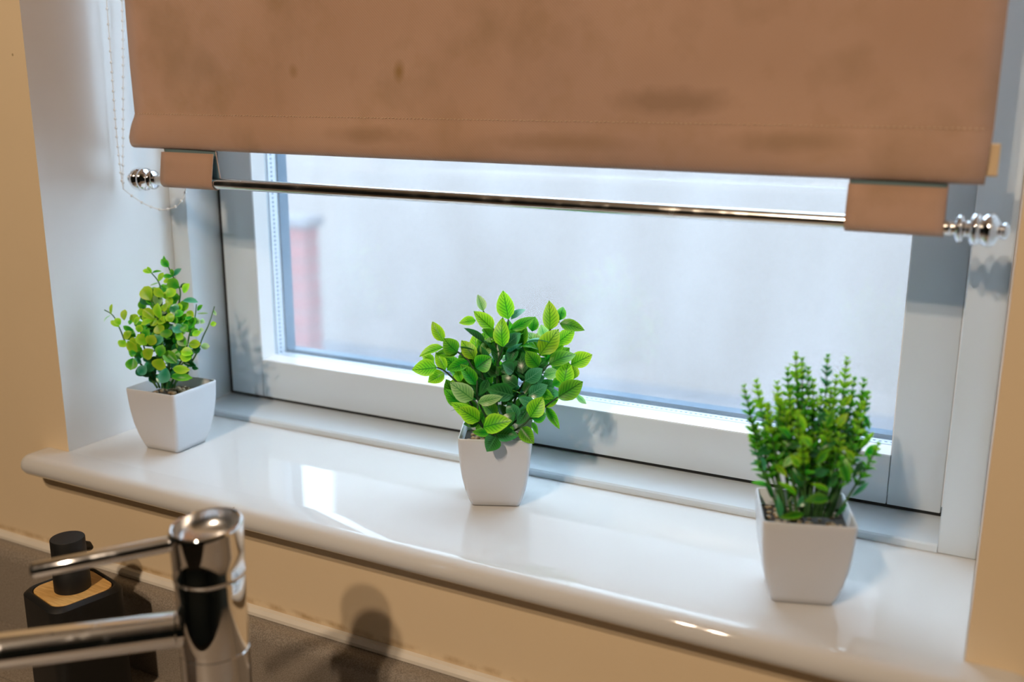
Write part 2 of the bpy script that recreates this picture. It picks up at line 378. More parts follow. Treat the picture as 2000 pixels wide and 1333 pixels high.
# ------------------------------------------------------------------ window
FY = 0.1488; SY = 0.190
jl, jr = 0.0235, 0.7535
win = empty('window_1', (W / 2, 0.2, 0)); tag(win, 'white framed double glazed casement window in the recess', kind='structure')
b_ = 0.0012
box('frame_jamb', (0.0003, FY, 0.0003), (jl, 0.258, TOP - .0003), M['upvc'], win, b_)
box('frame_jamb', (jr, FY, 0.0003), (W - 0.0003, 0.258, TOP - .0003), M['upvc'], win, b_)
prism('frame_sill_rail', [(FY, 0.0003), (FY, 0.0052), (FY + .0015, 0.0066), (SY + .002, 0.0112), (SY + .06, 0.0112), (SY + .06, 0.0003)], jl, jr, M['upvc'], win)
box('frame_head', (jl, FY, TOP - 0.04), (jr, 0.258, TOP - .0003), M['upvc'], win, b_)
sl, sr, sb, st = 0.0305, 0.7515, 0.0150, TOP - 0.045
il, ir, ib, it = 0.0745, 0.7121, 0.0556, st - 0.044
box('gasket', (jl + .0002, SY + 0.004, 0.0113), (jr - .0002, SY + 0.0075, sb + .006), M['gasket'], win)
box('gasket', (jl + .0002, SY + 0.004, sb + .006), (sl + .004, SY + 0.0075, st), M['gasket'], win)
box('gasket', (sr + .0001, SY - 0.0006, sb + .006), (jr - .0002, SY + 0.0075, st), M['bead'], win)
SD = 0.245
g = 0.0004
box('sash_stile', (sl, SY, sb), (il, SD, st), M['upvc'], win, 0.001)
box('sash_stile', (ir, SY, sb), (sr, SD, st), M['upvc'], win, 0.001)
box('sash_rail', (il + g, SY, sb), (ir - g, SD, ib), M['upvc'], win, 0.001)
box('sash_rail', (il + g, SY, it), (ir - g, SD, st), M['upvc'], win, 0.001)
# glazing beads, spacer, outer seal
bl, br, bb, bt = il, ir, ib, it
box('glazing_bead', (bl - .001, SY + .001, bb + .0002), (bl + .0006, 0.2112, bt), M['bead'], win)
box('glazing_bead', (br - .0006, SY + .001, bb + .0002), (br + .001, 0.2112, bt), M['bead'], win)
prism('glazing_bead', [(SY + .0008, bb - .001), (SY + .0008, bb + .0004), (0.2112, bb + .0018), (0.2112, bb - .001)], bl + .0008, br - .0008, M['bead'], win)
box('glazing_bead', (bl + .0008, SY + .001, bt - .0008), (br - .0008, 0.2112, bt + .001), M['bead'], win)
y0, y1 = 0.2152, 0.2262
for nm, a, b in (('l', (bl - .0005, y0, bb), (bl + .0012, y1, bt)), ('r', (br - .0012, y0, bb), (br + .0005, y1, bt)), ('b', (bl + .0013, y0, bb - .0005), (br - .0013, y1, bb + .0012)), ('t', (bl + .0013, y0, bt - .0012), (br - .0013, y1, bt + .0005))):
    box('spacer_bar', a, b, M['spacer'], win)
y0, y1 = 0.2300, 0.2440
for a, b in (((bl - .0005, y0, bb), (bl + .0022, y1, bt)), ((br - .0022, y0, bb), (br + .0005, y1, bt)), ((bl + .0023, y0, bb - .0005), (br - .0023, y1, bb + .0042)), ((bl + .0023, y0, bt - .0042), (br - .0023, y1, bt + .0005))):
    box('outer_seal', a, b, M['seal'], win)
box('glass_pane', (bl - .0004, 0.2115, bb - .0004), (br + .0004, 0.2150, bt + .0004), M['glass'], win)
box('glass_pane', (bl - .0004, 0.2264, bb - .0004), (br + .0004, 0.2298, bt + .0004), M['glass'], win)

# ------------------------------------------------------------------ outside
GZ = -1.24
tag(box('ground', (-14, T + .02, GZ - 0.2), (14, 16, GZ), M['paving']), 'pale paved yard outside the window', kind='structure')
nb = empty('neighbouring_house', (0, 4.6, GZ)); tag(nb, 'pale rendered house wall filling the view through the glass', 'building')
box('wall', (-3.33, 4.6, GZ), (6.5, 4.75, 4.0), M['render'], nb)
ob = empty('garden_building', (-4.8, 4.9, GZ)); tag(ob, 'pale rendered building beyond the brick yard wall at the far left', 'building')
box('wall', (-6.5, 4.6, GZ), (-3.72, 4.75, 4.0), M['render'], ob)
tag(box('link_wall', (-3.719, 4.62, GZ), (-3.331, 4.74, 0.7), M['render']), 'narrow pale wall closing the gap between the two rendered buildings', 'wall')
bwl = empty('brick_wall', (-2.5, 2.85, GZ)); tag(bwl, 'washed-out red brick yard wall seen through the left of the glass', 'wall')
BX1 = -1.985; BW, BH, BD = 0.215, 0.065, 0.1025
ztop = -0.20; ncourse = 13
box('mortar_core', (BX1 - 1.12, 2.788, GZ), (BX1 - .008, 2.872, ztop - .002), M['mortar'], bwl)
bm = bmesh.new(); add_box(bm, (-BW / 2, -BD / 2, -BH / 2), (BW / 2, BD / 2, BH / 2), 0.004, 1)
bme = bpy.data.meshes.new('brick'); bm.to_mesh(bme); bm.free(); bme.materials.append(M['brick'])
bm = bmesh.new(); add_box(bm, (-0.0513, -BD / 2, -BH / 2), (0.0513, BD / 2, BH / 2), 0.004, 1)
bmh = bpy.data.meshes.new('half_brick'); bm.to_mesh(bmh); bm.free(); bmh.materials.append(M['brick'])
for c in range(ncourse):
    z = ztop - BH / 2 - c * 0.078
    x = BX1; first = c % 2
    for k in range(5):
        h = first and k == 0
        w_ = 0.1026 if h else BW
        o = bpy.data.objects.new('brick', bmh if h else bme); COL.objects.link(o); o.parent = bwl
        o.location = Vector((x - w_ / 2, 2.83 + random.uniform(-.002, .002), z)) - bwl.location
        x -= w_ + 0.010
box('coping', (BX1 - 1.13, 2.76, ztop + .001), (BX1 + .02, 2.90, ztop + 0.05), M['cap'], bwl, 0.006)

# ------------------------------------------------------------------ ceiling spotlight bar (lights the room, behind the viewer)
bar = empty('spotlight_bar', (0.44, -1.51, ZC)); tag(bar, 'steel ceiling bar with two warm spotlights behind the viewer', 'lamp')
box('bar', (0.30, -1.53, ZC - .02), (0.58, -1.49, ZC - .0005), M['lampw'], bar, 0.003)
em = NT('warm_bulb'); em.set((1, 0.8, 0.55), 0.4); em.b.inputs['Emission Color'].default_value = (1, 0.72, 0.42, 1); em.b.inputs['Emission Strength'].default_value = 25
AIM = Vector((0.40, 0.0, 0.0))
for P in (Vector((0.48, -1.61, 1.26)), Vector((0.395, -1.41, 1.26))):
    d = (AIM - P).normalized()
    h = lathe('lamp_head', [(-0.06, 0.0), (-0.06, 0.02), (0, 0.03), (0.0, 0.027), (-0.02, 0.022), (-0.02, 0.0)], P, d, M['lampw'], bar, n=24)
    lathe('bulb', [(-0.018, 0.0), (-0.018, 0.018), (-0.010, 0.020), (-0.006, 0.012), (-0.005, 0.0)], P, d, em.m, h, n=24)
    bm = bmesh.new(); add_tube(bm, [P - d * 0.05, Vector((P.x, -1.51, ZC - .02))], 0.005, 8); finish('lamp_arm', bm, M['lampw'], bar)
    ld = bpy.data.lights.new('spotlight', 'SPOT'); ld.energy = LAMP_W; ld.color = LAMP_COLOR; ld.spot_size = math.radians(125); ld.spot_blend = 0.8; ld.shadow_soft_size = 0.028
    lo = bpy.data.objects.new('spotlight', ld); COL.objects.link(lo); lo.location = P + d * 0.03; lo.rotation_euler = d.to_track_quat('-Z', 'Y').to_euler()

# ------------------------------------------------------------------ roller blind
YB = 0.0865
blind = empty('roller_blind', (W / 2, YB, 0.28)); tag(blind, 'stained taupe fabric roller blind with a chrome rod hung below its hem', 'blind')
def lerp(a, b, t): return a + (b - a) * t
def xt(x): return (x - 0.025) / (0.759 - 0.025)
zbot = lambda x: lerp(0.2830, 0.2752, xt(x)); zst = lambda x: lerp(0.3142, 0.3090, xt(x))
ZTOPB = 0.80
bm = bmesh.new(); NX = 48; cols = []
for i in range(NX + 1):
    t = i / NX; col = []
    xm = lerp(0.03, 0.76, t); zb = zbot(xm); zs = zst(xm)
    path = []
    for k in range(14): path.append((lerp(ZTOPB, zs, k / 13), 0.0, k / 13))
    hh = zs - zb
    for q, (dz, dy) in enumerate(((0.12, -.0012), (0.3, -.0030), (0.5, -.0038), (0.7, -.0040), (0.85, -.0036), (0.95, -.0020), (1.0, 0.0006), (0.96, .0034), (0.85, .0045), (0.5, .0040), (0.2, .0022), (0.04, .0010))):
        path.append((zs - dz * hh, dy, 1 + dz))
    for z, dy, s in path:
        xl = 0.0308 + 0.0008 * math.sin(z * 30) if s <= 1 else lerp(0.0315, 0.0250, min(1, (s - 1) * 1.4))
        xr = 0.7605 if s <= 1 else lerp(0.7605, 0.7586, s - 1)
        x = lerp(xl, xr, t)
        wav = 0.0012 * math.sin(x * 17 + 1) * math.sin(z * 9) + 0.0006 * math.sin(x * 43 + z * 14)
        col.append(bm.verts.new((x, YB + dy + wav, z)))
    cols.append(col)
for A, B in zip(cols, cols[1:]):
    for k in range(len(A) - 1): bm.faces.new((A[k], A[k + 1], B[k + 1], B[k]))
fab = finish('fabric', bm, M['fabric'], blind, smooth=True)
md = fab.modifiers.new('thickness', 'SOLIDIFY'); md.thickness = 0.0007; md.offset = 0
# stitching along the hem
bm = bmesh.new(); x = 0.036
while x < 0.755:
    z = zst(x) + random.uniform(-.0002, .0002); wav = 0.0012 * math.sin(x * 17 + 1) * math.sin(z * 9) + 0.0006 * math.sin(x * 43 + z * 14)
    add_box(bm, (x, YB + wav - .0010, z - .00022), (x + random.uniform(.0012, .0022), YB + wav - .0002, z + .00022)); x += 0.0034
tag(finish('hem_stitching', bm, M['thread'], fab), 'cream running stitch', kind='stuff')
bm = bmesh.new(); add_box(bm, (0.034, YB - .0012, 0.2865), (0.7655, YB + .0022, 0.3065), 0.0008, 1)
for v in bm.verts: v.co.z += lerp(0, -0.0062, xt(v.co.x))
finish('hem_lath', bm, M['lath'], fab)
lathe('roller_tube', [(0, 0), (0, 0.017), (0.73, 0.017), (0.73, 0)], (0.03, YB + 0.0172, ZTOPB), (1, 0, 0), M['upvc'], blind)
# rod loops: strap goes round the rod and back up behind the hem
zrod = lambda x: lerp(0.2532, 0.2474, (x - 0.03) / 0.73); YR = 0.0870; RR = 0.0050
def loop_sheet(name, mat, x0, x1, zt0, zt1, R, gap, parent):
    """strap hanging from the back of the hem: round the rod and up again, the front edge stops just under the hem"""
    bm = bmesh.new(); cols = []
    for i in range(9):
        t = i / 8; x = lerp(x0, x1, t); zc = zrod(x); zt = lerp(zt0, zt1, t); zf = zt - gap
        path = [(YR - 0.0016, zf), (YR - 0.0036, lerp(zf, zc, .4)), (YR - 0.0054 * R / 0.0059, lerp(zf, zc, .8))]
        for k in range(9):
            a = PI - 0.1 + (PI + 0.2) * k / 8; path.append((YR + R * math.cos(a), zc + R * math.sin(a)))
        path += [(YR + 0.0052 * R / 0.0059, lerp(zt, zc, .8)), (YR + 0.0034 * R / 0.0059, lerp(zt, zc, .4)), (YR + 0.0014, zt + 0.001)]
        cols.append([bm.verts.new((x, y, z)) for y, z in path])
    for A, B in zip(cols, cols[1:]):
        for k in range(len(A) - 1): bm.faces.new((A[k], B[k], B[k + 1], A[k + 1]))
    o = finish(name, bm, mat, parent, smooth=True)
    s = o.modifiers.new('thickness', 'SOLIDIFY'); s.thickness = 0.0005; s.offset = 0
    return o
for x0, x1 in ((0.0625, 0.1268), (0.6785, 0.7385)):
    lo_ = loop_sheet('rod_loop', M['fabric'], x0, x1, zbot(x0), zbot(x1), RR + 0.0010, 0.0030, blind)
    loop_sheet('loop_lining', M['liner'], x0 + .0006, x1 - .0006, zbot(x0) - .0006, zbot(x1) - .0006, RR + 0.0004, 0.0030, lo_)
bm = bmesh.new(); add_tube(bm, [(0.053, YR, zrod(0.053)), (0.25, YR, zrod(.25)), (0.5, YR, zrod(.5)), (0.744, YR, zrod(0.744))], RR, 28); rod = finish('rod', bm, M['rod'], blind, angle=40)
FIN = [(0, 0), (0, 4.4), (2, 4.4), (3, 3.6), (4.4, 3.8), (5.2, 6.4), (6.4, 7.6), (7.8, 7.8), (9, 7.0), (9.8, 4.8), (11.2, 4.3), (12.6, 4.8), (13.6, 7.6), (15, 9.0), (17, 9.3), (18.5, 8.0), (19.5, 7.2), (20.5, 8.0), (23, 9.4), (25.5, 9.2), (28, 7.2), (29.6, 4.2), (30.4, 3.4), (31.2, 4.2), (32.6, 4.8), (34, 4.0), (35, 2.0), (35.3, 0)]
FIN = [(a / 1000, b * 1.18 / 1000) for a, b in FIN]
sl_ = Vector((0.73, 0, zrod(.76) - zrod(.03))).normalized()
lathe('finial', [(a * 1.10, b) for a, b in FIN], (0.0545, YR, zrod(0.0545)), -sl_, M['chrome'], rod, n=36, angle=60)
lathe('finial', FIN, (0.7405, YR, zrod(0.7405)), sl_, M['chrome'], rod, n=36, angle=60)

# bead chain beside the left reveal
chain = empty('bead_chain', (0.009, 0.09, 0.24)); tag(chain, 'thin white beaded pull chain hanging at the left reveal and looping under the rod', 'chain')
s1 = [(0.0095, 0.117, 0.80), (0.0095, 0.1085, 0.56), (0.009, 0.1025, 0.418), (0.0085, 0.0937, 0.3245), (0.008, 0.0867, 0.262), (0.0078, 0.0850, 0.243)]
s2 = [(0.0078, 0.0850, 0.243), (0.0075, 0.0842, 0.262), (0.0072, 0.0838, 0.3007), (0.0072, 0.0853, 0.371), (0.0080, 0.0880, 0.56), (0.0085, 0.0930, 0.80)]
lp = [(0.0078, 0.0850, 0.243), (0.0120, 0.0935, 0.2345), (0.0215, 0.0985, 0.2275), (0.0400, 0.1000, 0.2232), (0.0590, 0.1000, 0.2268), (0.0700, 0.0990, 0.2345), (0.0760, 0.0985, 0.2440), (0.0760, 0.1010, 0.2620)]
bm = bmesh.new()
for P in (s1, s2, lp): add_tube(bm, catmull(P, 6), 0.00045, 6)
finish('cord', bm, M['cord'], chain, smooth=True)
bm = bmesh.new(); bmesh.ops.create_uvsphere(bm, u_segments=8, v_segments=6, radius=0.0014)
me_b = bpy.data.meshes.new('bead'); bm.to_mesh(me_b); bm.free(); me_b.materials.append(M['beadp'])
for p in me_b.polygons: p.use_smooth = True
def beads(P, step, zmax=9):
    acc = 0; C = catmull(P, 24); last = C[0]
    for q in C[1:]:
        acc += (q - last).length; last = q
        if acc >= step:
            acc = 0
            if q.z < zmax:
                o = bpy.data.objects.new('bead', me_b); COL.objects.link(o); o.parent = chain; o.location = q - chain.location
beads(s1, 0.0075, 0.5); beads(s2, 0.0075, 0.5); beads(lp, 0.0105)

# ------------------------------------------------------------------ kitchen tap
TX, TY = 0.3570, -0.180
tap = empty('kitchen_tap', (TX, TY, ZW)); tag(tap, 'chrome kitchen mixer tap with slanted dished top, thin lever and straight spout', 'tap')
RT = 0.0213
LD = Vector((-0.737, -0.675, 0)).normalized()
lathe('base_ring', [(0, 0), (0, 0.0265), (0.004, 0.0265), (0.006, 0.0225), (0.006, 0)], (TX, TY, ZW), (0, 0, 1), M['chrome'], tap, 48)
ZR2 = -0.0120; ZCOL = 0.0370
lathe('lower_body', [(0.006, 0), (0.006, RT), (ZR2 - ZW - .0004, RT), (ZR2 - ZW, RT - .0006), (ZR2 - ZW, 0)], (TX, TY, ZW), (0, 0, 1), M['chrome'], tap, 64)
lathe('body', [(0, 0), (0, RT - .0008), (0.0006, RT), (ZCOL - ZR2 - .001, RT), (ZCOL - ZR2, RT - .0006), (ZCOL - ZR2, 0)], (TX, TY, ZR2), (0, 0, 1), M['chrome'], tap, 64)
bm = bmesh.new(); N = 72; rings = []
hi = Vector((0.40, 0.92, 0)).normalized()
def ring(r, zf):
    rr = []
    for k in range(N):
        a = 2 * PI * k / N; dv = Vector((math.cos(a), math.sin(a), 0)); rr.append(bm.verts.new((TX + dv.x * r, TY + dv.y * r, zf(dv * r))))
    return rr
ZH = 0.0722; SLP = 0.10
top = lambda off: (lambda p: ZH + off + SLP * p.dot(hi))
flat = lambda z: (lambda p: z)
R1 = 0.0224
spec = [(0.0001, flat(ZCOL)), (RT - .0006, flat(ZCOL)), (RT + .0006, flat(ZCOL + .0012)), (RT + .0006, flat(ZCOL + .004)), (RT + 0.0002, flat(ZCOL + .0046)), (lerp(RT, R1, .5), lambda p: lerp(ZCOL, ZH + SLP * p.dot(hi), .5)), (R1, top(-.003)), (R1, top(-.0012)), (R1 - .0006, top(-.0003)), (R1 - .0014, top(0)), (R1 - .0024, top(-.0006))] + [(R1 - .0024, top(-.0142)), (0.0001, top(-.0142))]
rings = [ring(r, f) for r, f in spec]
for A, B in zip(rings, rings[1:]):
    for k in range(N): bm.faces.new((A[k], A[(k + 1) % N], B[(k + 1) % N], B[k]))
hd = finish('head', bm, M['chrome'], tap, angle=50)
bm = bmesh.new()
RD = R1 - .0025
dish = [ring(r, top(z)) for r, z in ((RD, -.0006), (RD - .0003, -.0035), (RD - .0009, -.0062), (RD - .0022, -.0088), (RD - .0042, -.0108), (RD - .0070, -.0122), (RD - .0110, -.0130), (RD - .0150, -.0133), (0.0001, -.0134))]
for A, B in zip(dish, dish[1:]):
    for k in range(N): bm.faces.new((A[k], A[(k + 1) % N], B[(k + 1) % N], B[k]))
for f in bm.faces: f.smooth = True
dsh = finish('dish', bm, M['satin'], hd, smooth=True)
bm = bmesh.new(); L0 = Vector((TX, TY, 0.0632)) ; dl = (LD + Vector((0, 0, -0.10))).normalized()
rl = 0.0049; pts = [L0 + dl * s for s in (0.019, 0.04, 0.07, 0.0985, 0.1002, 0.1012)]
add_tube(bm, pts, [rl, rl, rl, rl, rl * .85, rl * .45], 24); finish('lever', bm, M['spout'], hd, angle=50)
bm = bmesh.new(); S0 = Vector((TX, TY, 0.0035)); rs = 0.0112
path = [S0 + LD * s for s in (0.0185, 0.05, 0.1, 0.15, 0.178)] + [S0 + LD * 0.187 + Vector((0, 0, -.003)), S0 + LD * 0.193 + Vector((0, 0, -.009)), S0 + LD * 0.195 + Vector((0, 0, -.02))]
add_tube(bm, path, rs, 36); spo = finish('spout', bm, M['spout'], tap, angle=50)
lathe('spout_collar', [(0.0165, rs + .0002), (0.0165, rs + .0012), (0.0215, rs + .0012), (0.0225, rs + .0002)], S0, LD, M['chrome'], spo, 36)

# ------------------------------------------------------------------ soap dispenser
SC = Vector((0.0905, -0.0790, 0)); rot = math.radians(-13); SZT = -0.0825
soap = empty('soap_dispenser', (SC.x, SC.y, ZW)); tag(soap, 'matt black square soap dispenser with bamboo inset top and round pump', 'dispenser')
def rsq(hw, r, n=6):
    P = []
    for q in range(4):
        cx, cy = ((1, 1), (-1, 1), (-1, -1), (1, -1))[q]
        for k in range(n + 1):
            a = q * PI / 2 + (PI / 2) * k / n; P.append((cx * (hw - r) + r * math.cos(a), cy * (hw - r) + r * math.sin(a)))
    return P
def loft(name, secs, org, rot, mat, parent, angle=35, caps=(True, True)):
    bm = bmesh.new(); rings = []; c, s = math.cos(rot), math.sin(rot)
    for hw, r, z in secs: rings.append([bm.verts.new((org.x + x * c - y * s, org.y + x * s + y * c, org.z + z)) for x, y in rsq(hw, r)])
    n = len(rings[0])
    for A, B in zip(rings, rings[1:]):
        for k in range(n): bm.faces.new((A[k], A[(k + 1) % n], B[(k + 1) % n], B[k]))
    if caps[0]: bm.faces.new(rings[0][::-1])
    if caps[1]: bm.faces.new(rings[-1])
    return finish(name, bm, mat, parent, angle=angle)
HT = SZT - ZW
loft('body', [(0.0312, .010, 0.0), (0.0322, .011, 0.002), (0.0320, .011, HT - .0035), (0.0298, .0115, HT - .0006), (0.0285, .0118, HT), (0.0270, .0118, HT - .0008), (0.0262, .0118, HT - .003)], Vector((SC.x, SC.y, ZW)), rot, M['black'], soap)
loft('bamboo_inset', [(0.0260, .0115, HT - .006), (0.0260, .0115, HT - .0009), (0.0256, .0115, HT - .0005)], Vector((SC.x, SC.y, ZW)), rot, M['bamboo'], soap)
lathe('pump_collar', [(0, 0), (0, .0148), (0.0195, .0148), (0.0205, .0140), (0.0205, 0)], (SC.x, SC.y, SZT - .0004), (0, 0, 1), M['black'], soap, 40)
lathe('pump_stem', [(0, 0), (0, .005), (0.012, .005), (0.012, 0)], (SC.x, SC.y, SZT + .020), (0, 0, 1), M['black'], soap, 20)
ph = lathe('pump_head', [(0, 0), (0, .0135), (0.0005, .014), (0.0190, .014), (0.0198, .0136), (0.0198, 0)], (SC.x, SC.y, SZT + .0262), (0, 0, 1), M['black'], soap, 40)
bm = bmesh.new(); nd = Vector((-0.20, 0.98, 0)).normalized(); N0 = Vector((SC.x, SC.y, SZT + .0365))
add_tube(bm, [N0 + nd * .008 + Vector((0, 0, -.004)), N0 + nd * .018 + Vector((0, 0, -.0055)), N0 + nd * .023 + Vector((0, 0, -.008)), N0 + nd * .025 + Vector((0, 0, -.012))], [.0045, .0040, .0036, .0034], 14); finish('nozzle', bm, M['black'], ph, angle=50)

# ------------------------------------------------------------------ plants
def leaf_mesh(name, kind, seg=6, fold=0.10, bend=0.10):
    """unit leaf: base at origin, tip at +Y, half width 0.5 along X"""
    prof = {'ovate': lambda t: math.sin(PI * t ** 0.80) ** 0.80 * (1 - 0.10 * t), 'round': lambda t: math.sin(PI * min(1, t ** 1.18)) ** 0.62, 'lance': lambda t: math.sin(PI * t ** 0.85) ** 1.0, 'tiny': lambda t: math.sin(PI * t ** 0.95) ** 0.7}[kind]
    V = []; UV = []; Fc = []
    hs = (-1, -0.5, 0, 0.5, 1)
    V.append((0, 0, 0)); UV.append((0.5, 0))
    for i in range(1, seg):
        t = i / seg; w = 0.5 * prof(t); zb = -bend * 4 * t * (t - 1) * 0.5 - bend * t * t
        for h in hs:
            V.append((h * w, t, zb + fold * abs(h) * w * 1.2)); UV.append((0.5 + h * 0.5, t))
    V.append((0, 1, -bend)); UV.append((0.5, 1))
    n = len(hs); tip = len(V) - 1
    for j in range(n - 1): Fc.append((0, 1 + j + 1, 1 + j))
    for i in range(seg - 2):
        a = 1 + i * n; b = a + n
        for j in range(n - 1): Fc.append((a + j, a + j + 1, b + j + 1, b + j))
    a = 1 + (seg - 2) * n
    for j in range(n - 1): Fc.append((a + j, a + j + 1, tip))
    me = bpy.data.meshes.new(name); me.from_pydata(V, [], Fc); uvl = me.uv_layers.new(name='UVMap')
    for l in me.loops: uvl.data[l.index].uv = UV[l.vertex_index]
    for p in me.polygons: p.use_smooth = True
    return me
LEAF = {}
def leaf_data(kind, typ, var):
    k = (kind, typ, var)
    if k not in LEAF:
        me = leaf_mesh('leaf', kind, 6 if kind != 'tiny' else 4, (0.22, 0.10, 0.30)[var], (0.06, 0.16, -0.05)[var])
        me.materials.append(GY[typ]); LEAF[k] = me
    return LEAF[k]
def leaf_matrix(base, tip, width, nrm):
    d = tip - base; L = d.length; y = d / L
    z = nrm - y * nrm.dot(y)
    if z.length < 1e-4: z = frame_of(y)[0]
    z.normalize(); x = y.cross(z)
    return Matrix(((x.x * width, y.x * L, z.x * L, base.x), (x.y * width, y.y * L, z.y * L, base.y), (x.z * width, y.z * L, z.z * L, base.z), (0, 0, 0, 1)))
def add_leaf(root, kind, typ, base, tip, width, nrm=None, name='leaf'):
    if nrm is None: nrm = -FWD + Vector((random.uniform(-.4, .4), random.uniform(-.4, .4), random.uniform(-.1, .6)))
    o = bpy.data.objects.new(name, leaf_data(kind, typ, random.randrange(3))); COL.objects.link(o); o.parent = root
    Mx = leaf_matrix(base, tip, width, nrm); o.matrix_basis = Matrix.Translation(-root.location) @ Mx
    return o
POTH = 0.061
def pot_parts(root, rot):
    org = Vector(root.location)
    secs = [(0.0185, .003, 0.0), (0.0200, .0034, 0.0006), (0.0222, .0036, 0.006), (0.0248, .0038, 0.015), (0.0270, .0038, 0.026), (0.0284, .0037, 0.037), (0.0293, .0036, 0.048), (0.0298, .0035, 0.058), (0.0299, .0034, POTH - .0006), (0.0295, .0032, POTH), (0.0288, .003, POTH), (0.0284, .0028, POTH - .0006), (0.0279, .0028, 0.049), (0.0270, .0026, 0.046)]
    loft('pot', secs, org, rot, M['pot'], root, angle=50)
    c, s = math.cos(rot), math.sin(rot)
    bm = bmesh.new(); rr = [bm.verts.new((org.x + x * c - y * s, org.y + x * s + y * c, org.z + 0.0495)) for x, y in rsq(0.0277, .0026)]
    cv = bm.verts.new((org.x, org.y, org.z + 0.0535))
    for k in range(len(rr)): bm.faces.new((rr[k], rr[(k + 1) % len(rr)], cv))
    finish('soil', bm, M['soil'], root, smooth=True)
    bm = bmesh.new()
    for k in range(70):
        x, y = random.uniform(-.0235, .0235), random.uniform(-.0235, .0235); r = random.uniform(.0014, .0030)
        z = 0.0495 + 0.004 * (1 - max(abs(x), abs(y)) / 0.0277)
        bmesh.ops.create_icosphere(bm, subdivisions=1, radius=r, matrix=Matrix.Translation((org.x + x * c - y * s, org.y + x * s + y * c, org.z + z + r * .4)) @ Matrix.Rotation(random.uniform(0, 6), 4, 'Z') @ Matrix.Diagonal((1.2, .9, .7, 1)))
    tag(finish('gravel', bm, M['pebble'], root, smooth=True), 'tan and brown gravel', kind='stuff')
def depth_of(P): return (Vector(P) - CAM).dot(FWD)
def stems(root, list_, mat, r0=0.0011, r1=0.0005):
    for P in list_:
        C = catmull(P, 5); bm = bmesh.new(); n = len(C)
        add_tube(bm, C, [lerp(r0, r1, i / (n - 1)) for i in range(n)], 6); finish('stem', bm, mat, root, smooth=True)
GRP = 'artificial plants on the sill'

# --- middle plant: broad ovate leaves
pm = empty('potted_plant', (0.4145, 0.0914, 0.0004))
tag(pm, 'broad pointed-leaf artificial plant in white square pot at the middle of the sill', 'potted plant', GRP)
pot_parts(pm, math.radians(24))
D0 = depth_of((0.4145, 0.0914, 0.10))
def cm(x, y, dd=0.0): return at(780 + x / 2.777, 540 + y / 2.777, D0 + dd)
def mm(px, sc, D): return px / sc / (FPX / D)
MID = '''592 235 565 85 75 y -8 -8;562 385 553 232 72 y -14 -16;510 290 406 195 62 y -4 -8;455 190 425 105 42 p 6 8;415 240 328 252 42 y 2 0;605 235 680 172 32 b 0 8;600 290 730 225 46 g -4 -2;565 385 655 310 55 b -8 -2
815 295 815 140 72 y 6 4;868 240 888 165 42 g 10 14;868 255 998 285 52 g 4 0;850 365 948 290 62 y 2 6;762 425 862 290 84 y -8 -4;755 400 700 305 72 p 4 8;810 480 950 415 72 g -6 -2;930 480 1040 430 72 y 4 8;890 590 915 470 78 y -2 -2;945 560 940 475 50 y 4 6
862 655 990 575 84 g -8 -6;860 660 950 650 34 p 0 4;960 640 1012 692 26 p 4 8;795 710 865 825 38 g 0 -4;710 765 775 660 76 y -16 -16;720 775 800 750 48 g -14 -10;660 820 728 905 62 g -18 -24;755 490 690 410 66 g -10 -12;720 790 750 855 22 g -10 -12
240 355 180 250 50 y -4 -2;315 412 243 345 78 g -8 -10;240 385 112 430 46 y -4 -6;320 412 205 420 42 g -4 -2;205 495 75 510 76 y -10 -12;245 525 160 575 62 y -8 -10;250 510 200 415 46 y -4 -2;190 470 125 425 40 y 0 4;378 465 262 510 52 g -8 -12;410 450 340 350 62 y -6 -4;415 500 495 440 78 g -16 -18;380 460 345 375 36 d 0 4
415 590 335 480 56 g -10 -12;335 570 310 505 42 y -6 -6;400 670 280 580 76 p -16 -20;430 760 285 690 58 y -18 -22;435 785 325 715 72 y -22 -24;425 685 553 655 46 p -26 -28;455 820 600 785 86 y -26 -34;525 860 640 865 64 d -22 -26;525 870 475 950 72 d -24 -32;490 850 400 845 36 g -20 -22;430 800 350 800 34 d -12 -12
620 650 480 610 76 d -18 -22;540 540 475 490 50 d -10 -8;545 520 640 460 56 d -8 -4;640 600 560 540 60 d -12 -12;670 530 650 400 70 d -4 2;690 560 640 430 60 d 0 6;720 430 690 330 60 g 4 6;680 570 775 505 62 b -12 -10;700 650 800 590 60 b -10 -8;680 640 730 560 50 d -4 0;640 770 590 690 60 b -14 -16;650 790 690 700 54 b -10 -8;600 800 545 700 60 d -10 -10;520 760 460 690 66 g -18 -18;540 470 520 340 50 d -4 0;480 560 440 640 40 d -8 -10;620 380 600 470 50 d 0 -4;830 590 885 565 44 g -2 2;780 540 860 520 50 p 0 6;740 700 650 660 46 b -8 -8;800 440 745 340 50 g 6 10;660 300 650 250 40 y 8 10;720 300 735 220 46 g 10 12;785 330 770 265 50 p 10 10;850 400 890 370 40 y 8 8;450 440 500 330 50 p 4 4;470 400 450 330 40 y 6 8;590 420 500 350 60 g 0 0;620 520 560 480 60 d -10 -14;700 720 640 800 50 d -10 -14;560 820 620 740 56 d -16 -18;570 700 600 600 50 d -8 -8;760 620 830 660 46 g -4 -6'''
for rec in MID.replace('\n', ';').split(';'):
    q = rec.split(); bx_, by_, tx_, ty_, w_ = map(float, q[:5]); typ = q[5]; d0, d1 = float(q[6]) / 1000, float(q[7]) / 1000
    lift = 0.004
    add_leaf(pm, 'ovate', typ, cm(bx_, by_, d0), cm(tx_ + (tx_ - bx_) * .06, ty_ + (ty_ - by_) * .06, d1), mm(w_, 2.777, D0 + d0) * 1.40)
